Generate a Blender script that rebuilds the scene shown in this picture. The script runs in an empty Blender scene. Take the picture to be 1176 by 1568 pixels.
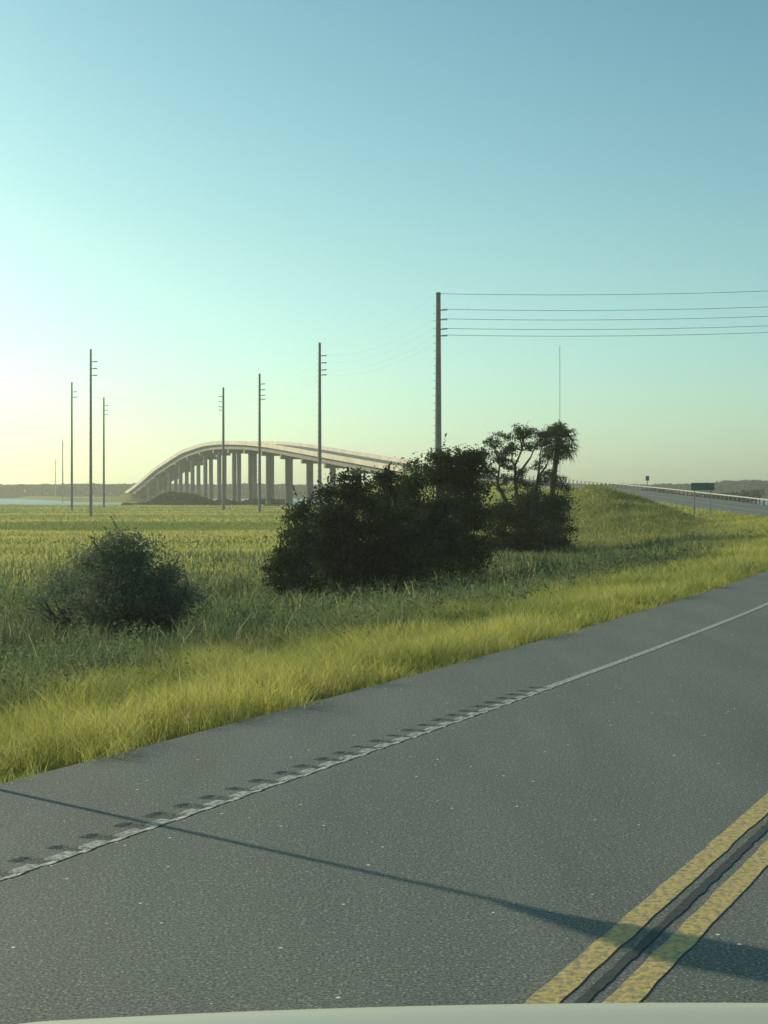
import bpy, math, numpy as np
from mathutils import Vector
rng=np.random.default_rng(7)
F=2264.0; CX=588.0; Y0=755.0; H=2.2
def P(x,y,Z): return np.array([(x-CX)/F*Z, Z, H-(y-Y0)/F*Z])
scene=bpy.context.scene
# ---------------- noise
_lat=rng.random((256,256))
def vnoise(x,y,sc=1.0,seed=0):
    x=np.asarray(x,float)/sc+seed*17.3+1000; y=np.asarray(y,float)/sc+seed*9.1+1000
    xi=np.floor(x).astype(int); yi=np.floor(y).astype(int); fx=x-xi; fy=y-yi
    fx=fx*fx*(3-2*fx); fy=fy*fy*(3-2*fy)
    g=lambda a,b:_lat[a%256,b%256]
    return (g(xi,yi)*(1-fx)+g(xi+1,yi)*fx)*(1-fy)+(g(xi,yi+1)*(1-fx)+g(xi+1,yi+1)*fx)*fy
# ---------------- road path
R=390.0; a0=math.radians(26.4); b0=math.radians(-19.7); A=np.array([2.6,9.9])
SA=R*(a0-b0); C=A+R*np.array([-math.cos(a0),math.sin(a0)])
def path(s):
    s=np.asarray(s,float)
    h=np.where(s<0,a0,np.where(s<SA,a0-s/R,b0))
    sc=np.clip(s,0,SA); hc=a0-sc/R
    px=C[0]+R*np.cos(hc); py=C[1]-R*np.sin(hc)
    ex=np.where(s<0,s,np.where(s>SA,s-SA,0))
    return px+ex*np.sin(h), py+ex*np.cos(h), h
_t=np.array([-900,-170,-140,-100,-60,-20,0,37,97,150,180,215,240,278,329,370,398,430,500,2000])
_e=np.array([0,0,.3,1.5,3.0,4.7,5.6,7.85,12.5,16.6,18.3,19.5,19.6,17.8,12.2,6.0,2.2,.5,0,0])
_ts=np.arange(-400,1000,1.0); _es=np.interp(_ts,_t,_e); k=np.hanning(31);k/=k.sum(); _es=np.convolve(np.pad(_es,15,mode='edge'),k,mode='valid')
def elev(s): return np.interp(np.asarray(s,float)-SA,_ts,_es)
ss=np.arange(-90,1400,2.0); PX,PY,PH=path(ss)
def road_coords(x,y):
    x=np.asarray(x,float).ravel(); y=np.asarray(y,float).ravel()
    S=np.empty(len(x)); L=np.empty(len(x))
    for i in range(0,len(x),20000):
        dx=x[i:i+20000,None]-PX[None]; dy=y[i:i+20000,None]-PY[None]
        j=np.argmin(dx*dx+dy*dy,1); r=np.arange(len(j)); dx=dx[r,j]; dy=dy[r,j]; h=PH[j]
        S[i:i+20000]=ss[j]+dx*np.sin(h)+dy*np.cos(h); L[i:i+20000]=-dx*np.cos(h)+dy*np.sin(h)
    return S,L
def ground(x,y):
    x=np.asarray(x,float); y=np.asarray(y,float); shp=x.shape
    S,L=road_coords(x,y); xf=x.ravel(); yf=y.ravel()
    m=-1.8+.25*(vnoise(xf,yf,9,1)-.5)+.2*(vnoise(xf,yf,40,2)-.5)
    riv=np.clip((yf-(490+8*np.sin(xf/45)+4*np.sin(xf/17)))/8,0,1)*np.clip((1085-yf)/8,0,1)
    m=m-1.6*riv
    land=np.clip((yf-1085)/30,0,1); m=m+land*.8
    m+=4.5*np.exp(-((xf-22.5)/5.6)**2*.5-((yf-160)/22)**2*.5)*(.85+.25*vnoise(xf,yf,3,6))
    e=elev(S); t=S-SA
    side=np.abs(L)
    emb=e-.12-np.maximum(0,side-6.2)*np.where(e>1.5,.4,.13)-.1*np.clip((side-6)/2,0,1)*vnoise(xf,yf,1.7,4)
    on=(t<34)|(t>392)
    z=np.where(on,np.maximum(m,emb),m)
    z=np.where((side<6)&on,np.minimum(e-.12,1e3),z)
    return z.reshape(shp)
# ---------------- materials
def newmat(name):
    m=bpy.data.materials.new(name); m.use_nodes=True; nt=m.node_tree; nt.nodes.clear(); return m,nt
def N(nt,t,**kw):
    n=nt.nodes.new(t)
    for k_,v in kw.items():
        if k_ in n.inputs: n.inputs[k_].default_value=v
        else: setattr(n,k_,v)
    return n
def simple(name,c1,c2=None,scale=3,rough=.8,metal=0,bump=0,spec=.3):
    m,nt=newmat(name); o=N(nt,'ShaderNodeOutputMaterial'); b=N(nt,'ShaderNodeBsdfPrincipled'); b.inputs['Roughness'].default_value=rough
    b.inputs['Metallic'].default_value=metal; b.inputs['Specular IOR Level'].default_value=spec
    nt.links.new(b.outputs[0],o.inputs[0]); c2=c2 or tuple(v*.75 for v in c1)
    tc=N(nt,'ShaderNodeTexCoord'); n=N(nt,'ShaderNodeTexNoise'); n.inputs['Scale'].default_value=scale; n.inputs['Detail'].default_value=6
    nt.links.new(tc.outputs['Object'],n.inputs['Vector'])
    r=N(nt,'ShaderNodeValToRGB'); r.color_ramp.elements[0].position=.32; r.color_ramp.elements[1].position=.68
    r.color_ramp.elements[0].color=(*c2,1); r.color_ramp.elements[1].color=(*c1,1)
    nt.links.new(n.outputs['Fac'],r.inputs[0]); nt.links.new(r.outputs[0],b.inputs['Base Color'])
    if bump:
        bp=N(nt,'ShaderNodeBump'); bp.inputs['Strength'].default_value=bump; bp.inputs['Distance'].default_value=.05
        nt.links.new(n.outputs['Fac'],bp.inputs['Height']); nt.links.new(bp.outputs[0],b.inputs['Normal'])
    return m
def foliage(name,trans=.4,mul=1.0):
    m,nt=newmat(name); o=N(nt,'ShaderNodeOutputMaterial'); at=N(nt,'ShaderNodeAttribute'); at.attribute_name='Col'
    d=N(nt,'ShaderNodeBsdfDiffuse'); t=N(nt,'ShaderNodeBsdfTranslucent'); mx=N(nt,'ShaderNodeMixShader'); mx.inputs[0].default_value=trans
    nt.links.new(at.outputs['Color'],d.inputs[0]); nt.links.new(at.outputs['Color'],t.inputs[0])
    nt.links.new(d.outputs[0],mx.inputs[1]); nt.links.new(t.outputs[0],mx.inputs[2]); nt.links.new(mx.outputs[0],o.inputs[0])
    return m
M_grass=foliage('grass_blades',.45); M_leaf=foliage('leaf_foliage',.3)
M_far=foliage('distant_foliage',.1)
M_bark=simple('bark',(.10,.095,.085),(.045,.04,.04),8,.9,bump=.5)
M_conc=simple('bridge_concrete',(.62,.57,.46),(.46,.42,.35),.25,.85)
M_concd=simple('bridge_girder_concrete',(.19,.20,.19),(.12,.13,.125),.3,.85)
M_steel=simple('weathered_pole_steel',(.26,.255,.24),(.19,.185,.18),1.5,.7)
M_galv=simple('galvanised_steel',(.62,.62,.58),(.5,.5,.46),2,.5,.3)
M_post=simple('weathered_wood_post',(.2,.18,.15),None,2,.8)
M_wire=simple('wire_aluminium',(.7,.75,.7),None,1,.5)
M_ins=simple('insulator',(.3,.3,.32),None,3,.4)
M_signg=simple('green_sign_face',(.11,.21,.18),None,2,.5)
M_signb=simple('sign_back_aluminium',(.25,.26,.25),None,2,.5,.3)
M_signy=simple('yellow_sign_face',(.7,.45,.03),None,2,.5)
def ground_mat():
    m,nt=newmat('marsh_ground'); o=N(nt,'ShaderNodeOutputMaterial'); b=N(nt,'ShaderNodeBsdfPrincipled'); b.inputs['Roughness'].default_value=1; b.inputs['Specular IOR Level'].default_value=0
    tc=N(nt,'ShaderNodeTexCoord'); n=N(nt,'ShaderNodeTexNoise'); n.inputs['Scale'].default_value=.035; n.inputs['Detail'].default_value=8; n.inputs['Roughness'].default_value=.6
    n2=N(nt,'ShaderNodeTexNoise'); n2.inputs['Scale'].default_value=2.5; n2.inputs['Detail'].default_value=6
    mp=N(nt,'ShaderNodeMapping'); mp.inputs['Scale'].default_value=(.6,1.3,1)
    nt.links.new(tc.outputs['Object'],mp.inputs[0]); nt.links.new(mp.outputs[0],n.inputs['Vector']); nt.links.new(tc.outputs['Object'],n2.inputs['Vector'])
    r=N(nt,'ShaderNodeValToRGB'); e=r.color_ramp.elements; e[0].position=.38; e[0].color=(.20,.24,.07,1); e[1].position=.62; e[1].color=(.34,.34,.10,1)
    r2=N(nt,'ShaderNodeValToRGB'); e=r2.color_ramp.elements; e[0].position=.35; e[0].color=(.6,.64,.55,1); e[1].position=.65; e[1].color=(1,1,1,1)
    mx=N(nt,'ShaderNodeMix',data_type='RGBA',blend_type='MULTIPLY'); mx.inputs[0].default_value=1
    nt.links.new(n.outputs['Fac'],r.inputs[0]); nt.links.new(n2.outputs['Fac'],r2.inputs[0]); nt.links.new(r.outputs[0],mx.inputs[6]); nt.links.new(r2.outputs[0],mx.inputs[7])
    nt.links.new(mx.outputs[2],b.inputs['Base Color']); bp=N(nt,'ShaderNodeBump'); bp.inputs['Strength'].default_value=.8; bp.inputs['Distance'].default_value=.2
    nt.links.new(n2.outputs['Fac'],bp.inputs['Height']); nt.links.new(bp.outputs[0],b.inputs['Normal']); nt.links.new(b.outputs[0],o.inputs[0]); return m
M_ground=ground_mat()
def asphalt_mat():
    m,nt=newmat('asphalt'); o=N(nt,'ShaderNodeOutputMaterial'); b=N(nt,'ShaderNodeBsdfPrincipled'); b.inputs['Roughness'].default_value=.75; b.inputs['Specular IOR Level'].default_value=.25
    tc=N(nt,'ShaderNodeTexCoord'); L=nt.links.new
    n1=N(nt,'ShaderNodeTexNoise'); n1.inputs['Scale'].default_value=60; n1.inputs['Detail'].default_value=4; n1.inputs['Roughness'].default_value=.75
    n2=N(nt,'ShaderNodeTexNoise'); n2.inputs['Scale'].default_value=.5; n2.inputs['Detail'].default_value=5
    v=N(nt,'ShaderNodeTexVoronoi'); v.inputs['Scale'].default_value=30
    v2=N(nt,'ShaderNodeTexVoronoi'); v2.inputs['Scale'].default_value=4.4
    for q in (n1,v,v2): L(tc.outputs['Object'],q.inputs['Vector'])
    mp=N(nt,'ShaderNodeMapping'); mp.inputs['Rotation'].default_value=(0,0,a0); mp.inputs['Scale'].default_value=(2.2,.35,1); L(tc.outputs['Object'],mp.inputs[0]); L(mp.outputs[0],n2.inputs['Vector'])
    r1=N(nt,'ShaderNodeValToRGB'); e=r1.color_ramp.elements; e[0].position=.38; e[0].color=(.05,.06,.056,1); e[1].position=.64; e[1].color=(.28,.30,.265,1)
    r2=N(nt,'ShaderNodeValToRGB'); e=r2.color_ramp.elements; e[0].position=.3; e[0].color=(.76,.76,.76,1); e[1].position=.7; e[1].color=(1,1,1,1)
    mu=N(nt,'ShaderNodeMix',data_type='RGBA',blend_type='MULTIPLY'); mu.inputs[0].default_value=1
    L(n1.outputs['Fac'],r1.inputs[0]); L(n2.outputs['Fac'],r2.inputs[0]); L(r1.outputs[0],mu.inputs[6]); L(r2.outputs[0],mu.inputs[7])
    r3=N(nt,'ShaderNodeValToRGB'); e=r3.color_ramp.elements; e[0].position=.12; e[0].color=(1,1,1,1); e[1].position=.24; e[1].color=(0,0,0,1); L(v.outputs['Distance'],r3.inputs[0])
    r4=N(nt,'ShaderNodeValToRGB'); e=r4.color_ramp.elements; e[0].position=.04; e[0].color=(1,1,1,1); e[1].position=.055; e[1].color=(0,0,0,1); L(v2.outputs['Distance'],r4.inputs[0])
    mm=N(nt,'ShaderNodeMix',data_type='RGBA'); L(r3.outputs[0],mm.inputs[0]); L(mu.outputs[2],mm.inputs[6]); mm.inputs[7].default_value=(.36,.38,.33,1)
    m4=N(nt,'ShaderNodeMix',data_type='RGBA'); L(r4.outputs[0],m4.inputs[0]); L(mm.outputs[2],m4.inputs[6]); m4.inputs[7].default_value=(.8,.78,.7,1)
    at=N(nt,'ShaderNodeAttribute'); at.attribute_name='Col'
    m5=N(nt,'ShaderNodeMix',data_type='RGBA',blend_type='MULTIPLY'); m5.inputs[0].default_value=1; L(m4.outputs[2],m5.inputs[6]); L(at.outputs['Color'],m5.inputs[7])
    L(m5.outputs[2],b.inputs['Base Color']); bp=N(nt,'ShaderNodeBump'); bp.inputs['Strength'].default_value=.45; bp.inputs['Distance'].default_value=.006
    L(n1.outputs['Fac'],bp.inputs['Height']); L(bp.outputs[0],b.inputs['Normal']); L(b.outputs[0],o.inputs[0]); return m
M_asph=asphalt_mat()
def paint(name,col,worn,sc=14,p0=.3,p1=.5):
    m=simple(name,col,worn,sc,.7,bump=.2); r=[n for n in m.node_tree.nodes if n.type=='VALTORGB'][0]; r.color_ramp.elements[0].position=p0; r.color_ramp.elements[1].position=p1; return m
M_white=paint('white_road_paint',(.50,.52,.46),(.20,.21,.19),26,.42,.6); M_yel=paint('yellow_road_paint',(.55,.41,.15),(.30,.26,.15),26,.4,.55)
M_tar=simple('tar_joint',(.07,.075,.07),(.035,.035,.035),20,.7)
M_water=simple('river_water',(.16,.27,.30),(.11,.2,.22),.02,.4,spec=.35)
M_cream=simple('cream_car_paint',(.50,.50,.41),(.49,.49,.40),1,.35,spec=.5); M_black=simple('black_trim',(.03,.03,.03),None,3,.5); M_lens=simple('headlight_lens',(.7,.7,.7),None,3,.1)
M_tyre=simple('tyre_rubber',(.03,.03,.03),None,9,.9)
# ---------------- mesh tools
def make(name,V,Q,mats,mi=None,col=None,parent=None,smooth=False):
    V=np.asarray(V,dtype=np.float32).reshape(-1,3); Q=np.asarray(Q,dtype=np.int32).reshape(-1,4)
    me=bpy.data.meshes.new(name); me.vertices.add(len(V)); me.vertices.foreach_set('co',V.ravel())
    me.loops.add(Q.size); me.loops.foreach_set('vertex_index',Q.ravel()); me.polygons.add(len(Q))
    me.polygons.foreach_set('loop_start',np.arange(0,Q.size,4,dtype=np.int32))
    try: me.polygons.foreach_set('loop_total',np.full(len(Q),4,dtype=np.int32))
    except Exception: pass
    for m in mats: me.materials.append(m)
    if mi is not None: me.polygons.foreach_set('material_index',np.asarray(mi,dtype=np.int32))
    me.polygons.foreach_set('use_smooth',np.full(len(Q),smooth,dtype=bool))
    me.update(calc_edges=True)
    if col is not None:
        a=me.color_attributes.new('Col','FLOAT_COLOR','POINT'); c=np.ones((len(V),4),dtype=np.float32); c[:,:3]=col; a.data.foreach_set('color',c.ravel())
    o=bpy.data.objects.new(name,me); scene.collection.objects.link(o)
    if parent: o.parent=parent
    return o
class MB:
    def __init__(s): s.V=[];s.Q=[];s.M=[];s.C=[];s.n=0
    def add(s,V,Q,m=0,col=(.1,.1,.1)):
        V=np.asarray(V,float).reshape(-1,3); Q=np.asarray(Q,int).reshape(-1,4)
        s.V.append(V); s.Q.append(Q+s.n); s.M.append(np.full(len(Q),m)); s.C.append(np.broadcast_to(np.asarray(col,float),(len(V),3))); s.n+=len(V)
    def tube(s,pts,rad,n=8,m=0,cap=True):
        pts=[np.asarray(p,float) for p in pts]; rad=list(rad) if hasattr(rad,'__len__') else [rad]*len(pts)
        if cap: pts=[pts[0]]+pts+[pts[-1]]; rad=[.0005]+rad+[.0005]
        V=[]
        for i,p in enumerate(pts):
            a=pts[max(i-1,0)]; b=pts[min(i+1,len(pts)-1)]; d=b-a; l=np.linalg.norm(d); d=d/l if l>1e-9 else np.array([0,0,1.])
            ref=np.array([1.,0,0]) if abs(d[0])<.8 else np.array([0,1.,0])
            u=np.cross(d,ref); u/=np.linalg.norm(u); v=np.cross(d,u)
            for j in range(n):
                an=2*math.pi*j/n; V.append(p+rad[i]*(math.cos(an)*u+math.sin(an)*v))
        Q=[(i*n+j,i*n+(j+1)%n,(i+1)*n+(j+1)%n,(i+1)*n+j) for i in range(len(pts)-1) for j in range(n)]
        s.add(V,Q,m)
    def box(s,c,sz,ang=0,m=0):
        c=np.asarray(c,float); ca,sa=math.cos(ang),math.sin(ang); V=[]
        for dz in(-.5,.5):
            for dx,dy in((-.5,-.5),(.5,-.5),(.5,.5),(-.5,.5)):
                x,y=dx*sz[0],dy*sz[1]; V.append((c[0]+x*ca-y*sa,c[1]+x*sa+y*ca,c[2]+dz*sz[2]))
        s.add(V,[(3,2,1,0),(4,5,6,7),(0,1,5,4),(1,2,6,5),(2,3,7,6),(3,0,4,7)],m)
    def build(s,name,mats,parent=None,smooth=False,col=True):
        return make(name,np.concatenate(s.V),np.concatenate(s.Q),mats,np.concatenate(s.M),np.concatenate(s.C) if col else None,parent,smooth)
def sweep(mb,svals,lats,zfun,m=0,colf=None,closed=False,wob=None):
    x,y,h=path(svals); V=[];Cc=[]
    for i,s_ in enumerate(svals):
        for j,l in enumerate(lats):
            if wob: l=l+wob(s_,j)
            V.append((x[i]-l*math.cos(h[i]),y[i]+l*math.sin(h[i]),zfun(s_,j,i)))
            if colf: Cc.append(colf(s_,j))
    n=len(lats); Q=[(i*n+j,(i)*n+(j+1)%n,(i+1)*n+(j+1)%n,(i+1)*n+j) for i in range(len(svals)-1) for j in range(n if closed else n-1)]
    Q=[q[::-1] for q in Q]
    mb.add(V,Q,m,np.array(Cc) if colf else (.9,.9,.9))
def leafq(c,size,flat=1.0):
    n=len(c); u=rng.normal(size=(n,3)); u/=np.linalg.norm(u,axis=1)[:,None]; w=rng.normal(size=(n,3)); v=np.cross(u,w); v/=np.linalg.norm(v,axis=1)[:,None]
    s=(size*rng.uniform(.6,1.3,n))[:,None]; V=np.stack([c+u*s,c+v*s*.5,c-u*s,c-v*s*.5],1); V[:,:,2]=c[:,None,2]+(V[:,:,2]-c[:,None,2])*flat
    return V.reshape(-1,3),np.arange(4*n).reshape(-1,4)
def blades(x,y,z,h,w,col,lean=.35,grad=1.0):
    n=len(x); an=rng.uniform(0,2*math.pi,n); fx,fy=np.cos(an),np.sin(an); la=rng.uniform(0,2*math.pi,n); ll=h*lean*rng.uniform(.1,1,n); lx,ly=np.cos(la)*ll,np.sin(la)*ll
    V=np.empty((n,6,3)); 
    for i,(t,wd) in enumerate(((0,.8),(.55,1),(1,.15))):
        cx=x+lx*t*t; cy=y+ly*t*t; cz=z-.03+h*(t-(.12*t*t))
        V[:,2*i,0]=cx-fx*w*wd/2; V[:,2*i,1]=cy-fy*w*wd/2; V[:,2*i,2]=cz; V[:,2*i+1,0]=cx+fx*w*wd/2; V[:,2*i+1,1]=cy+fy*w*wd/2; V[:,2*i+1,2]=cz
    b=np.arange(n)[:,None]*6; Q=np.stack([b+np.array([[0,1,3,2]]),b+np.array([[2,3,5,4]])],1).reshape(-1,4)
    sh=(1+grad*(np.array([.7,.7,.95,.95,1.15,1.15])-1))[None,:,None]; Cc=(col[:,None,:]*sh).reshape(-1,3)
    return V.reshape(-1,3),Q,Cc
def mixc(a,b,f): f=np.asarray(f)[:,None]; return np.array(a)*(1-f)+np.array(b)*f
# ---------------- terrain
rad=[.01,.5]; 
while rad[-1]<9000: rad.append(rad[-1]*1.024)
ang=np.concatenate([np.arange(-180,-36,4),np.arange(-36,36,.3),np.arange(36,180,4)]); ang=np.radians(ang)
RR,AA=np.meshgrid(rad,ang,indexing='ij'); gx=RR*np.sin(AA); gy=RR*np.cos(AA); gz=ground(gx,gy)
na=len(ang); nr=len(rad); i,j=np.meshgrid(np.arange(nr-1),np.arange(na),indexing='ij'); j2=(j+1)%na
Q=np.stack([i*na+j,(i+1)*na+j,(i+1)*na+j2,i*na+j2],-1).reshape(-1,4)[:,::-1]
make('marsh_ground',np.stack([gx,gy,gz],-1),Q,[M_ground],smooth=True)
mb=MB(); mb.add([(-3000,465,-1.97),(3000,465,-1.97),(3000,1100,-1.97),(-3000,1100,-1.97)],[(0,1,2,3)]); mb.build('river_water',[M_water])
# ---------------- road
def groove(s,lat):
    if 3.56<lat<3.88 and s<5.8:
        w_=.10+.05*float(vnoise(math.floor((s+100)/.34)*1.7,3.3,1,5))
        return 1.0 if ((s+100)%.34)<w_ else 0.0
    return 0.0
sv=np.concatenate([np.arange(-80,-14,2),np.arange(-14,6.2,.04),np.arange(6.2,40,1),np.arange(40,900,3)])
lats=[-5.85,-5.5,-3.95,-3.6,-.25,.25,3.4,3.56,3.62,3.82,3.88,5.5,5.85]
mb=MB()
sweep(mb,sv,lats,lambda s,j,i: float(elev(s))-(.35 if j in(0,len(lats)-1) else 0)-.011*groove(s,lats[j])*(0 if j in(7,10) else 1),0,lambda s,j:(lambda g:(1-.35*g,)*3)(groove(s,lats[j])))  # groove colour darkened: milled, dirty asphalt plus groove shade put into the tint
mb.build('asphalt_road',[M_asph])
def stripe(name,l0,l1,mat,s0=-80,s1=900,extra=(),wob=None):
    mb=MB(); ls=[l0]+list(extra)+[l1]; s2=sv[(sv>=s0)&(sv<=s1)]
    sweep(mb,s2,ls,lambda s,j,i: float(elev(s))+.004-(.006 if j==0 else .02)*groove(s,ls[j]),0,wob=wob)
    mb.build(name,[mat])
wv=lambda s,j: .016*(float(vnoise(s,j*7.7,.2,2))-.5)
stripe('white_edge_line',3.60,3.71,M_white,wob=wv)
stripe('white_edge_line',-3.79,-3.64,M_white)
stripe('yellow_centre_line',.085,.22,M_yel,wob=wv); stripe('yellow_centre_line',-.22,-.085,M_yel,wob=wv)
mb=MB(); s2=sv[(sv>-14)&(sv<120)]
sweep(mb,s2,[-.026,.026],lambda s,j,i: float(elev(s))+.004,0,wob=lambda s,j:.02*(float(vnoise(s,j*3.3,.06,3))-.5)); mb.build('centre_joint_sealant',[M_tar])
# ---------------- guardrail
mb=MB(); g=np.arange(40,345,2.0); prof=[(-5.98,.56),(-5.9,.60),(-5.98,.65),(-5.9,.70),(-5.98,.74)]
x,y,h=path(g); V=[]
for i in range(len(g)):
    for l,zz in prof: V.append((x[i]-l*math.cos(h[i]),y[i]+l*math.sin(h[i]),float(elev(g[i]))+zz))
n=len(prof); mb.add(V,[(i*n+j,i*n+j+1,(i+1)*n+j+1,(i+1)*n+j) for i in range(len(g)-1) for j in range(n-1)])
for i in range(0,len(g)):
    l=-6.08; mb.box((x[i]-l*math.cos(h[i]),y[i]+l*math.sin(h[i]),float(elev(g[i]))+.2),(.15,.15,1.05),-h[i],1)
mb.build('guardrail',[M_galv,M_post])
# ---------------- bridge
br=bpy.data.objects.new('highway_bridge',None); scene.collection.objects.link(br)
sb=np.arange(SA+30,SA+402,4.0)
def solid(name,secs,mat):
    mb=MB()
    for sec in secs: 
        ls=[p[0] for p in sec]; zs=[p[1] for p in sec]
        sweep(mb,sb,ls,lambda s,j,i: float(elev(s))+zs[j],0,closed=True)
    mb.build(name,[mat],parent=br)
solid('deck',[[(-6.3,-.05),(6.3,-.05),(6.3,-.35),(-6.3,-.35)]],M_conc)
solid('parapets',[[(6.32,-.36),(6.32,.95),(6.05,.95),(5.9,.0),(5.9,-.04),(6.3,-.04)],[(-6.32,-.36),(-6.32,.95),(-6.05,.95),(-5.9,.0),(-5.9,-.04),(-6.3,-.04)]],M_conc)
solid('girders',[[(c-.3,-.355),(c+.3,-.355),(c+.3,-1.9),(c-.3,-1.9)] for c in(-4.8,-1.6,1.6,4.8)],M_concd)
mb=MB()
for t in np.arange(48,392,22.0):
    x,y,h=path(SA+t); e=float(elev(SA+t)); h=float(h)
    mb.box((x,y,e-2.56),(11.6,1.6,1.3),-h)
    for l in(-3.6,3.6):
        px,py=x-l*math.cos(h),y+l*math.sin(h); mb.tube([(px,py,-4),(px,py,e-3.2)],[.8,.8],10)
    mb.box((x,y,-2.0),(11,3,1.2),-h)
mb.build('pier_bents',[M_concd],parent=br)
# ---------------- poles
tops={}
def pole(key,xp,yt,Z,side=1,r=.33,arms=4,name='utility_pole'):
    top=P(xp,yt,Z); gz_=float(ground(np.array([top[0]]),np.array([Z]))[0]); mb=MB()
    mb.tube([(top[0],Z,gz_-.5),(top[0],Z,top[2])],[r,r*.62],12)
    mb.tube([(top[0],Z,top[2]),(top[0],Z,top[2]+.25)],[r*.75,r*.6],12)
    at=[(top[0],Z,top[2]+.1)]
    for k_ in range(arms):
        z=top[2]-1.9-k_*1.15 if k_<3 else top[2]-5.0-(k_-3)*2.0
        e=(top[0]+side*1.15,Z,z+.12); mb.tube([(top[0]+side*r*.5,Z,z),e],[.07,.05],6)
        for q in range(4): mb.tube([(top[0]+side*(.5+.16*q),Z,z+.05),(top[0]+side*(.58+.16*q),Z,z+.06)],[.12,.12],8,1)
        at.append(e)
    for q in np.arange(gz_+4,top[2]-1,.9): mb.tube([(top[0]-r*.8,Z,q),(top[0]-r-.12,Z,q)],.03,4)
    mb.build(name,[M_steel,M_ins]); tops[key]=at
pole('A',671,451,178,1,.46); pole('B',489.5,527,238,1,.33); pole('C',397.5,574,300,1,.33); pole('D',342,595,340,-1,.36)
pole('E',139,537,249,1,.27,3); pole('F',110,587,321,1,.27,2); pole('G',159,610,375,1,.3,3); pole('H',96,674,670,1,.3,2); pole('I',85,704,1087,1,.35,2)
pole('R',1560,424,180,1,.42)
def wires(a,b,sag,name='power_lines',r=.03):
    mb=MB()
    for p,q in zip(tops[a],tops[b]):
        p=np.array(p);q=np.array(q); pts=[]
        for t in np.linspace(0,1,17): w=p*(1-t)+q*t; w[2]-=4*sag*t*(1-t); pts.append(w)
        mb.tube(pts,r,4,cap=False)
    mb.build(name,[M_wire])
wires('A','R',.9,r=.030); wires('A','B',1.6,r=.009); wires('B','C',1.2,r=.008); wires('C','D',.8,r=.008); wires('D','G',2,r=.008); wires('G','H',3,r=.01); wires('E','F',1,r=.008)
mb=MB(); Z=600; t=P(857,529,Z); L3=[]
for kx in range(3):
    an=kx*2.094; dx,dy=.32*math.cos(an),.32*math.sin(an); L3.append((dx,dy)); mb.tube([(t[0]+dx,Z+dy,-2),(t[0]+dx*.5,Z+dy*.5,t[2])],[.06,.04],5)
for z in np.arange(-1,t[2]-1,1.2):
    for kx in range(3):
        a_,b_=L3[kx],L3[(kx+1)%3]; mb.tube([(t[0]+a_[0]*.8,Z+a_[1]*.8,z),(t[0]+b_[0]*.8,Z+b_[1]*.8,z+1.2)],.03,3,cap=False)
mb.build('radio_mast',[simple('mast_paint',(.75,.62,.52),None,.2)])
# signs
def gz1(x,y): return float(ground(np.array([x]),np.array([y]))[0])
mb=MB(); Z=150; c=P(1076,745,Z); g0=gz1(c[0],Z); an=-.15
mb.box((c[0],Z,c[2]),(2.3,.04,.75),an,0); mb.box((c[0],Z+.04,c[2]),(2.1,.03,.08),an,1)
for dx in(-.8,.8): mb.tube([(c[0]+dx,Z+.08+dx*math.tan(an),g0-.3),(c[0]+dx,Z+.08+dx*math.tan(an),c[2]+.35)],.04,6,1)
mb.build('road_sign',[M_signg,M_signb])
mb=MB(); x,y,h=path(SA-68); l=-7; cx_,cy_=float(x-l*np.cos(h)),float(y+l*np.sin(h)); e=float(elev(SA-68))
mb.tube([(cx_,cy_,e-1),(cx_,cy_,e+2.3)],.06,6); mb.box((cx_,cy_,e+2.0),(.6,.05,.8),0,0); mb.tube([(cx_,cy_-.03,e+2.0),(cx_,cy_-.06,e+2.0)],.22,12,0); mb.build('road_sign',[M_signb])
az=math.radians(-49.3); el=math.radians(18); Sd=np.array([math.sin(az)*math.cos(el),math.cos(az)*math.cos(el),math.sin(el)])
bx,by=-3.98,11.93; g0=gz1(bx,by); mb=MB(); mb.tube([(bx,by,g0-.2),(bx,by,3.0)],.03,6)
ua=math.radians(-82); u=np.array([math.sin(ua),math.cos(ua),0.]); nrm=np.array([math.cos(ua),-math.sin(ua),0.]); nrm=nrm if nrm[1]>0 else -nrm; cc=np.array([bx,by,2.52])-nrm*.04; hh=.56
V=[cc+u*hh,cc+np.array([0,0,hh]),cc-u*hh,cc-np.array([0,0,hh])]; V=V+[v-nrm*.02 for v in V]
mb.add(V,[(0,1,2,3)],0); mb.add(V,[(7,6,5,4)],1); mb.add(V,[(0,4,5,1),(1,5,6,2),(2,6,7,3),(3,7,4,0)],0)
mb.build('warning_sign',[M_signb,M_signy])
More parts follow.
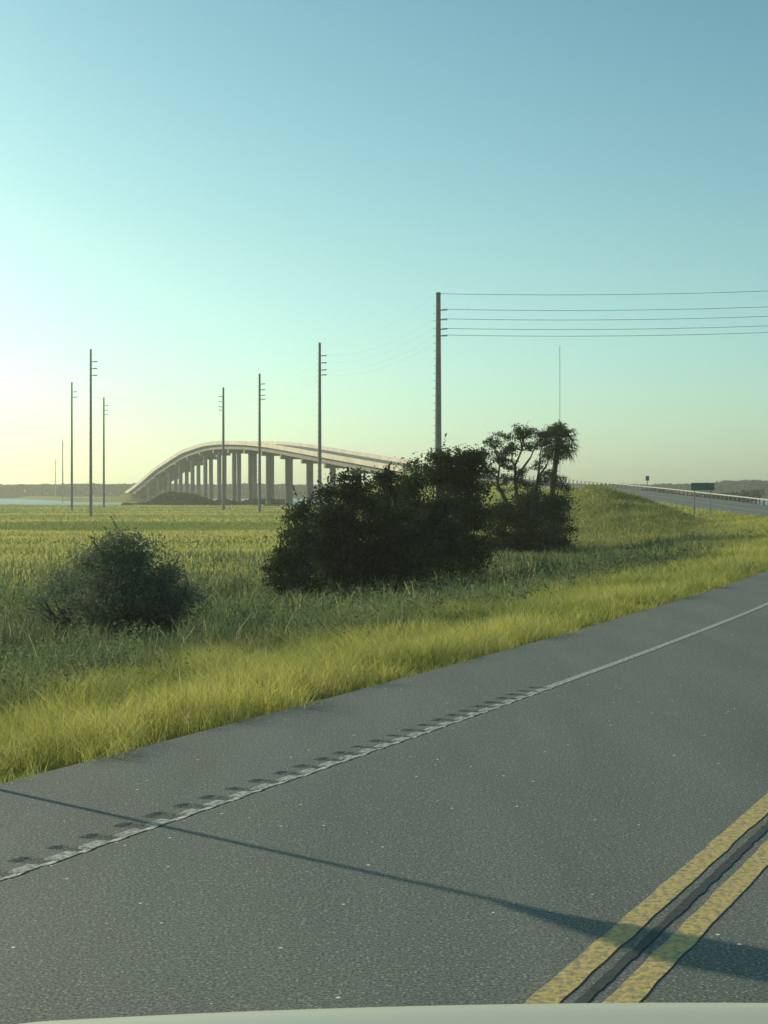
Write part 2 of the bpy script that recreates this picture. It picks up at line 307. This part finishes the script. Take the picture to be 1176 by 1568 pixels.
# ---------------- vegetation
def crown(mb,centres,sig,npc,size,ca,cb,flat=1.0,m=1):
    for c in centres:
        f=rng.uniform(.6,1.3); pts=np.array(c)+rng.normal(size=(int(npc*f),3))*np.array(sig)*f
        V,Q=leafq(pts,size,flat); n_=len(pts); b=np.clip(rng.uniform(0,1)*.7+rng.uniform(0,.3,n_),0,1); col=np.repeat(mixc(ca,cb,b),4,0); mb.add(V,Q,m,col)
def shrub(name,xp,Z,ytop,hw,nclump=70,npc=220,sig=.3,size=.07,ca=(.024,.042,.028),cb=(.065,.088,.045),shape=.6,depth=1.0,low=.05):
    tp=P(xp,ytop,Z); x0,y0=tp[0],Z; g0=gz1(x0,y0); Hh=tp[2]-g0; mb=MB(); cs=[]
    for _ in range(nclump):
        hf=rng.uniform(low,1)**.9; rr=hw*(math.sqrt(max(0,1-max(0,(hf-shape*.5)/(1-shape*.5))**2))*.9+.12)*rng.uniform(.65,1.3); an=rng.uniform(0,6.283); q=rng.uniform(.35,1)
        cs.append((x0+rr*q*math.cos(an),y0+rr*q*math.sin(an)*depth,g0+hf*(Hh-sig*.6)))
    crown(mb,cs,(sig*1.25,sig*1.25,sig*.55),npc,size,ca,cb)
    for _ in range(nclump//2):
        c=np.array(cs[rng.integers(len(cs))]); d=np.array([c[0]-x0,c[1]-y0,.5*(c[2]-g0-.3*Hh)+.25]); d/=np.linalg.norm(d)+1e-6; d+=rng.normal(size=3)*.3; ln=rng.uniform(.5,1.2)*sig*2.6
        tt=rng.uniform(0,1,50); pts=c+d*ln*tt[:,None]+rng.normal(size=(50,3))*sig*.22*(1.1-tt)[:,None]; V,Q=leafq(pts,size*.8); mb.add(V,Q,1,np.repeat(mixc(ca,cb,np.clip(rng.uniform(0,1)*.5+rng.uniform(.1,.5,50),0,1)),4,0))
    for k_ in range(5):
        e=cs[k_]; mb.tube([(x0+rng.uniform(-.15,.15),y0,g0-.2),(x0*.6+e[0]*.4,y0*.6+e[1]*.4,g0+Hh*.3),e],[.09,.06,.02],6,0)
    for e in cs[5:30]: mb.tube([(x0,y0,g0+.2+.3*(e[2]-g0)),((x0+e[0])/2,(y0+e[1])/2,(e[2]+g0)/2+.2),e],[.04,.03,.012],4,0,cap=False)
    mb.build(name,[M_bark,M_leaf])
shrub('cedar_tree',457,56,766,.5,22,210,.22)
shrub('cedar_tree',497,57,744,.55,22,210,.22)
shrub('cedar_tree',530,57,724,.65,34,220,.24)
shrub('cedar_tree',562,58,738,.7,30,220,.25)
shrub('cedar_tree',592,60,718,.6,32,220,.23)
shrub('cedar_tree',632,63,705,.7,38,220,.25)
shrub('cedar_tree',674,66,689,.75,55,230,.26,shape=.9)
shrub('cedar_tree',712,67,688,.8,66,240,.27,shape=1.25)
shrub('cedar_tree',520,58,790,1.2,36,220)
shrub('cedar_tree',608,58,775,1.2,36,220)
shrub('cedar_tree',664,62,765,1.2,46,220)
shrub('wax_myrtle_shrub',430,54,838,.42,16,120,.17,.06)
shrub('wax_myrtle_shrub',462,54,812,.8,28,140,.22,.06)
shrub('wax_myrtle_shrub',722,64,822,.6,20,120,.2,.06)
shrub('wax_myrtle_shrub',765,92,768,1.5,50,170,.32,.08)
shrub('wax_myrtle_shrub',808,92,752,1.3,50,180,.32,.08)
shrub('wax_myrtle_shrub',848,95,758,1.2,50,180,.32,.08)
LB=dict(ca=(.09,.125,.095),cb=(.18,.22,.145))
shrub('wax_myrtle_shrub',190,36,815,.85,65,190,.22,.042,shape=1.0,**LB)
shrub('wax_myrtle_shrub',250,36,858,.95,62,190,.22,.042,**LB)
shrub('wax_myrtle_shrub',148,37,846,.8,42,180,.22,.042,**LB)
shrub('wax_myrtle_shrub',100,39,875,1.0,30,150,.24,.042,**LB)
# live oak: a few leaning stems, forking to separate leaf masses with sky between them
mb=MB(); Z=95; tb=P(798,755,Z); g0=gz1(tb[0],Z); base=np.array([tb[0],Z,g0-.3])
hubs=[]
for hx,hy,dz in ((762,745,-.6),(790,738,.5),(822,742,-.2)):
    h_=P(hx,hy,Z); h_[1]+=dz; mid=(base+h_)/2+np.array([rng.normal()*.25,0,.1]); mb.tube([base+np.array([rng.normal()*.25,0,0]),mid,h_],[.2,.15,.11],7,0,cap=False); hubs.append(h_)
forks=[]
for fx_,fy_,hi in ((748,722,0),(764,712,0),(784,706,1),(800,690,1),(812,700,1),(824,705,2),(838,712,2)):
    f_=P(fx_,fy_,Z); f_[1]+=rng.uniform(-1,1); h_=hubs[hi]; mid=(h_+f_)/2+rng.normal(size=3)*np.array([.15,.2,.1]); mb.tube([h_,mid,f_],[.1,.08,.055],6,0,cap=False); forks.append(f_)
masses=[(744,704,.5),(735,722,.5),(760,690,.5),(771,672,.42),(754,728,.5),(783,688,.4),(780,716,.35),(800,670,.42),(812,662,.4),(808,684,.36),(826,668,.45),(838,680,.45),(818,712,.35),(842,700,.4),(834,728,.45),(772,742,.5),(745,748,.5),(797,742,.45),(822,746,.5),(728,708,.35),(768,704,.3),(850,732,.4),(753,677,.3),(792,660,.25),(842,664,.3),(733,692,.28),(800,722,.3),(860,745,.4)]
for mx_,my_,mr in masses:
    c=P(mx_,my_,Z); c[1]+=rng.uniform(-1.4,1.4)
    f_=min(forks+hubs,key=lambda q:np.linalg.norm((q-c)*np.array([1,.3,1]))+(2 if q[2]>c[2]+.3 else 0))
    mid=(f_+c)/2+rng.normal(size=3)*np.array([.18,.2,.12]); mb.tube([f_,mid,c],[.05,.035,.018],5,0,cap=False)
    for q in range(5):
        e=c+rng.normal(size=3)*mr*.85; m2=(mid+e)/2+rng.normal(size=3)*.12; mb.tube([mid,m2,e],[.025,.018,.008],4,0,cap=False)
    sub=[c+rng.normal(size=3)*np.array([mr*.85,mr*.9,mr*.5]) for _ in range(int(6+14*mr))]
    crown(mb,sub,(.15,.15,.09),62,.06,(.028,.045,.03),(.075,.10,.05))
mb.build('live_oak_tree',[M_bark,M_leaf])
# palm
mb=MB(); Z=104; b=P(846,745,Z); t=P(856,678,Z); g0=gz1(b[0],Z)
mb.tube([(b[0]-.1,Z,g0-.3),(b[0],Z,b[2]),((b[0]+t[0])/2-.03,Z,(b[2]+t[2])/2),tuple(t)],[.22,.2,.19,.24],10,0)
for k_ in range(16):
    an=k_*2.4; z=t[2]-.7+.05*k_; mb.tube([(t[0]+.14*math.cos(an),Z+.14*math.sin(an),z),(t[0]+.28*math.cos(an),Z+.28*math.sin(an),z+.2)],[.05,.02],4,0)
for k_ in range(60):
    an=k_*2.39996; elv=math.radians(-50+135*((k_+.5)/60)); Lp=rng.uniform(.6,1.05); d=np.array([math.cos(an)*math.cos(elv),math.sin(an)*math.cos(elv),math.sin(elv)])
    p0=t+np.array([0,0,.1]); p1=p0+d*Lp; p1[2]-=.08
    mb.tube([p0,p1],[.03,.02],4,0,cap=False)
    sd=np.cross(d,[0,0,1.]); sd/=np.linalg.norm(sd)+1e-6; up=np.cross(sd,d); cbf=rng.uniform(.7,1.5)
    for a_ in np.linspace(-1.4,1.4,15):
        q=d*math.cos(a_)+sd*math.sin(a_); ln=rng.uniform(.45,.95); mid=p1+q*ln*.6+up*.03; tip=p1+q*ln; tip[2]-=.25*ln+.1*abs(a_); pr=np.cross(q,up)*.04
        cb=cbf*rng.uniform(.8,1.2); mb.add([p1,mid-pr,tip,mid+pr],[(0,1,2,3)],1,(.04*cb,.062*cb,.033*cb))
mb.build('palmetto_palm_tree',[M_bark,M_leaf])
def treeline(name,x0,x1,z0,dz,base,hfun,n,size,ca,cb):
    x=rng.uniform(x0,x1,n); y=z0+rng.uniform(0,dz,n)+0; hh=hfun(x); z=base+hh*rng.uniform(0,1,n)**.8
    V,Q=leafq(np.stack([x,y,z],1),size); f=np.clip(vnoise(x,z*3,6,3)*.6+rng.uniform(0,.4,n),0,1)
    make(name,V,Q,[M_far],col=np.repeat(mixc(ca,cb,f),4,0))
treeline('distant_tree_line',-600,600,1092,35,-1.8,lambda x:9.2+1.2*vnoise(x,0*x,30,1)+1.4*vnoise(x,0*x,6,2)+3.5*np.exp(-((x-268)/22)**2),110000,1.1,(.02,.04,.038),(.05,.08,.065))
treeline('shoreline_thicket',-84,-30,472,14,-2.2,lambda x:.6+1.8*vnoise(x,0*x,5,1)+4.6*np.exp(-((x+66)/7)**2)*(.5+vnoise(x,0*x,3,4))+1.0*np.exp(-((x+42)/5)**2),14000,.4,(.03,.05,.04),(.07,.10,.065))
treeline('shoreline_thicket',-10,120,465,20,-2.2,lambda x:3.5+3*vnoise(x,0*x,9,1),16000,.6,(.06,.085,.065),(.12,.15,.11))
# grass
def cull(x,y,k_=.40): return (y>3)&(np.abs(x)<k_*y+1.5)
VV=[];QQ=[];CCc=[];off=0
def put(x,y,h,w,col,lean,grad=1.0):
    global off
    z=ground(x,y); V,Q,Cc=blades(x,y,z,h,w,col,lean,grad); VV.append(V);QQ.append(Q+off);CCc.append(Cc); off+=len(V)
def flush(name):
    global off,VV,QQ,CCc
    make(name,np.concatenate(VV),np.concatenate(QQ),[M_grass],col=np.concatenate(CCc)); VV=[];QQ=[];CCc=[];off=0
for s0,s1,den,wd in((-16,14,1050,.006),(14,34,460,.010),(34,75,150,.02),(75,150,50,.045),(150,260,16,.09)):
    Lm=7.5 if s0<75 else 22
    n=int((s1-s0)*Lm*den); s_=rng.uniform(s0,s1,n); l=rng.uniform(-.15,Lm,n)
    x,y,h=path(s_); lt=5.42+l; x=x-lt*np.cos(h); y=y+lt*np.sin(h)
    e=1.0*vnoise(x,y,.5,5)-.32; cl=vnoise(x,y,.3,6); keep=cull(x,y)&(l>e)&(rng.random(n)<1.5*cl); x,y,l,s_=x[keep],y[keep],l[keep],s_[keep]; n=len(x)
    big=vnoise(x,y,.9,7); cl=vnoise(x,y,.3,6); hh=(.12+.10*np.clip(l/.8,0,1)+.34*(big-.25)*np.clip(l+.5,0,1)+.20*(cl-.2)+.12*np.clip((l-3)/3,0,1))*rng.uniform(.4,1.25,n)
    f=np.clip(.6*vnoise(x,y,.9,8)+.6*(vnoise(x,y,4,21)-.35)+.3*rng.random(n),0,1); col=mixc((.15,.21,.06),(.56,.53,.15),f); dk=np.clip((l-2.8-2.2*big)/2.2,0,1)*(.88 if s0<34 else .5); col=col*(1-dk[:,None])+np.array((.12,.155,.07))*dk[:,None]
    st=rng.random(n)<.1; col[st]=(.46,.42,.24)
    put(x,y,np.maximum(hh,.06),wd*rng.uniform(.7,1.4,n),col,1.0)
flush('verge_grass')
for z0,z1,den,wd in((12,26,330,.012),(26,45,110,.022),(45,95,26,.05)):
    n=int((z1-z0)*.8*(z1+z0)/2*den); y=np.sqrt(rng.uniform(z0**2,z1**2,n)); x=rng.uniform(-.4,.4,n)*y
    S,L=road_coords(x,y); l=L-5.5; keep=(l>3.6)&(l<44)&(rng.random(n)<.25+vnoise(x,y,1.0,9)); 
    fade=np.clip((l-14)/28,0,1); keep&=rng.random(n)>fade*.75
    x,y,l=x[keep],y[keep],l[keep]; n=len(x); big=vnoise(x,y,2.3,10)
    hh=(.3+.85*big**1.3*np.clip((l-3)/4,0,1))*rng.uniform(.4,1.25,n)*(1-.3*np.clip((l-15)/20,0,1))
    f=np.clip(.7*vnoise(x,y,1.8,11)+.3*rng.random(n),0,1); col=mixc((.08,.12,.065),(.20,.245,.11),f)
    st=rng.random(n)<.07; col[st]=(.34,.32,.2)
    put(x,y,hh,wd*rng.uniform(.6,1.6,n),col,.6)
for z0,z1,den,sz in((13,30,18,.028),(30,60,5.5,.045)):
    n=int((z1-z0)*.8*(z1+z0)/2*den); y=np.sqrt(rng.uniform(z0**2,z1**2,n)); x=rng.uniform(-.4,.4,n)*y
    S,L=road_coords(x,y); l=L-5.5; keep=(l>4.2)&(l<30)&(rng.random(n)<2.0*vnoise(x,y,2.0,15)-.5); x,y=x[keep],y[keep]; z=ground(x,y); n=len(x); kk=14
    hh=rng.uniform(.25,1.1,n); c=np.stack([np.repeat(x,kk),np.repeat(y,kk),np.repeat(z,kk)],1)+rng.normal(size=(n*kk,3))*np.array([.09,.09,0]); c[:,2]+=np.repeat(hh,kk)*rng.uniform(.2,1,n*kk)
    V,Q=leafq(c,sz); cc_=np.repeat(mixc((.08,.12,.07),(.18,.225,.11),rng.random(n)),kk*4,0); VV.append(V);QQ.append(Q+off);CCc.append(cc_);off+=len(V)
flush('roadside_weeds')
for z0,z1,den,wd,ht in((40,90,18,.03,.3),(90,180,6,.07,.3),(180,320,1.7,.16,.34),(320,488,.6,.35,.4)):
    n=int(.8*(z1**2-z0**2)/2*den); y=np.sqrt(rng.uniform(z0**2,z1**2,n)); x=rng.uniform(-.4,.4,n)*y
    S,L=road_coords(x,y); keep=(L>16)|((S>SA+40)&(np.abs(L)>8)); x,y=x[keep],y[keep]; n=len(x)
    f=np.clip(1.9*vnoise(x*.2,y,15,12)-.45+.06*rng.random(n)+.6*(vnoise(x*.13,y,50,13)-.5),0,1); col=mixc((.20,.26,.085),(.46,.44,.15),f)
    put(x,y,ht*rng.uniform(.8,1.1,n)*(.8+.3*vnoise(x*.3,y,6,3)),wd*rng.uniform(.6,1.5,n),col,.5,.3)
flush('marsh_grass')
# ---------------- vehicle front (bonnet seen at the bottom of the picture)
car=bpy.data.objects.new('car',None); scene.collection.objects.link(car)
def hoodz(x,y): return 1.549-.034*(x-.4)**2-.5*np.clip(y-1.86,0,1)**2*6+.03*np.clip(1.86-y,0,2)*.3-.35*np.clip(abs(x-.4)-.85,0,1)**1.5
xs=np.linspace(-.62,1.42,60); ys=np.linspace(.75,2.08,50); V=[(x,y,float(hoodz(x,y))) for y in ys for x in xs]; n=len(xs)
mb=MB(); mb.add(V,[(i*n+j,i*n+j+1,(i+1)*n+j+1,(i+1)*n+j) for i in range(len(ys)-1) for j in range(n-1)]); mb.build('hood',[M_cream],parent=car,smooth=True)
mb=MB(); zf=float(hoodz(.4,2.08))-.1
mb.box((.4,2.03,zf-.32),(1.98,.12,.62)); mb.box((-.6,1.45,1.0),(.08,1.2,.75)); mb.box((1.4,1.45,1.0),(.08,1.2,.75)); mb.build('fenders',[M_cream],parent=car)
mb=MB(); mb.box((.4,2.1,zf-.3),(1.1,.03,.34))
for k_ in range(4): mb.box((.4,2.125,zf-.42+.08*k_),(1.05,.02,.02),0,1)
mb.box((.4,2.14,zf-.66),(1.98,.16,.2),0,1); mb.build('grille_and_bumper',[M_black,M_galv],parent=car)
mb=MB(); mb.box((-.4,2.1,zf-.25),(.34,.04,.2)); mb.box((1.2,2.1,zf-.25),(.34,.04,.2)); mb.build('headlights',[M_lens],parent=car)
mb=MB()
for wx in(-.52,1.32): mb.tube([(wx-.12,1.5,.42),(wx+.12,1.5,.42)],[.42,.42],24)
mb.build('wheels',[M_tyre],parent=car)
# ---------------- humid evening haze over the marsh (homogeneous air volume)
m,nt=newmat('air_haze'); o=N(nt,'ShaderNodeOutputMaterial'); vs=N(nt,'ShaderNodeVolumeScatter'); vs.inputs['Color'].default_value=(.95,1,.88,1); vs.inputs['Density'].default_value=.00028; vs.inputs['Anisotropy'].default_value=.45
nt.links.new(vs.outputs[0],o.inputs['Volume'])
mb=MB(); mb.box((0,500,20),(2600,2000,50)); mb.build('haze',[m],col=False)
# ---------------- light, sky, camera
w=bpy.data.worlds.new('World'); scene.world=w; w.use_nodes=True; nt=w.node_tree; bg=nt.nodes['Background']
sk=nt.nodes.new('ShaderNodeTexSky'); sk.sky_type='NISHITA'; sk.sun_disc=False; sk.sun_elevation=el; sk.sun_rotation=az%(2*math.pi); sk.air_density=1.0; sk.dust_density=1.2; sk.ozone_density=1.0
tc=nt.nodes.new('ShaderNodeTexCoord'); sp=nt.nodes.new('ShaderNodeSeparateXYZ'); nt.links.new(tc.outputs['Generated'],sp.inputs[0])
cr=nt.nodes.new('ShaderNodeValToRGB'); e=cr.color_ramp.elements; S_=2.2
e[0].position=0; e[0].color=(.97/S_,1.45/S_,1.55/S_,1); e[1].position=.34; e[1].color=(.76/S_,1.24/S_,1.15/S_,1); q=e.new(.16); q.color=(.95/S_,1.38/S_,1.24/S_,1)
nt.links.new(sp.outputs['Z'],cr.inputs[0])
mx=nt.nodes.new('ShaderNodeMix'); mx.data_type='RGBA'; mx.blend_type='MULTIPLY'; mx.inputs[0].default_value=1
vm=nt.nodes.new('ShaderNodeVectorMath'); vm.operation='SCALE'; vm.inputs['Scale'].default_value=S_
nt.links.new(sk.outputs[0],mx.inputs[6]); nt.links.new(cr.outputs[0],mx.inputs[7]); nt.links.new(mx.outputs[2],vm.inputs[0]); nt.links.new(vm.outputs[0],bg.inputs[0]); bg.inputs[1].default_value=.1
ld=bpy.data.lights.new('sun','SUN'); ld.energy=5.0; ld.angle=math.radians(.6); ld.color=(1,.87,.6); lo=bpy.data.objects.new('sun',ld); scene.collection.objects.link(lo)
lo.rotation_euler=Vector(Sd).to_track_quat('Z','Y').to_euler()
cd=bpy.data.cameras.new('camera'); co=bpy.data.objects.new('camera',cd); scene.collection.objects.link(co); co.location=(0,0,H); co.rotation_euler=(math.pi/2,0,0)
cd.sensor_fit='VERTICAL'; cd.sensor_height=36; cd.lens=F/1568*36; cd.shift_y=-(784-Y0)/1568; cd.clip_end=20000; cd.clip_start=.05; scene.camera=co
scene.view_settings.view_transform='Standard'; scene.view_settings.look='None'; scene.view_settings.exposure=0
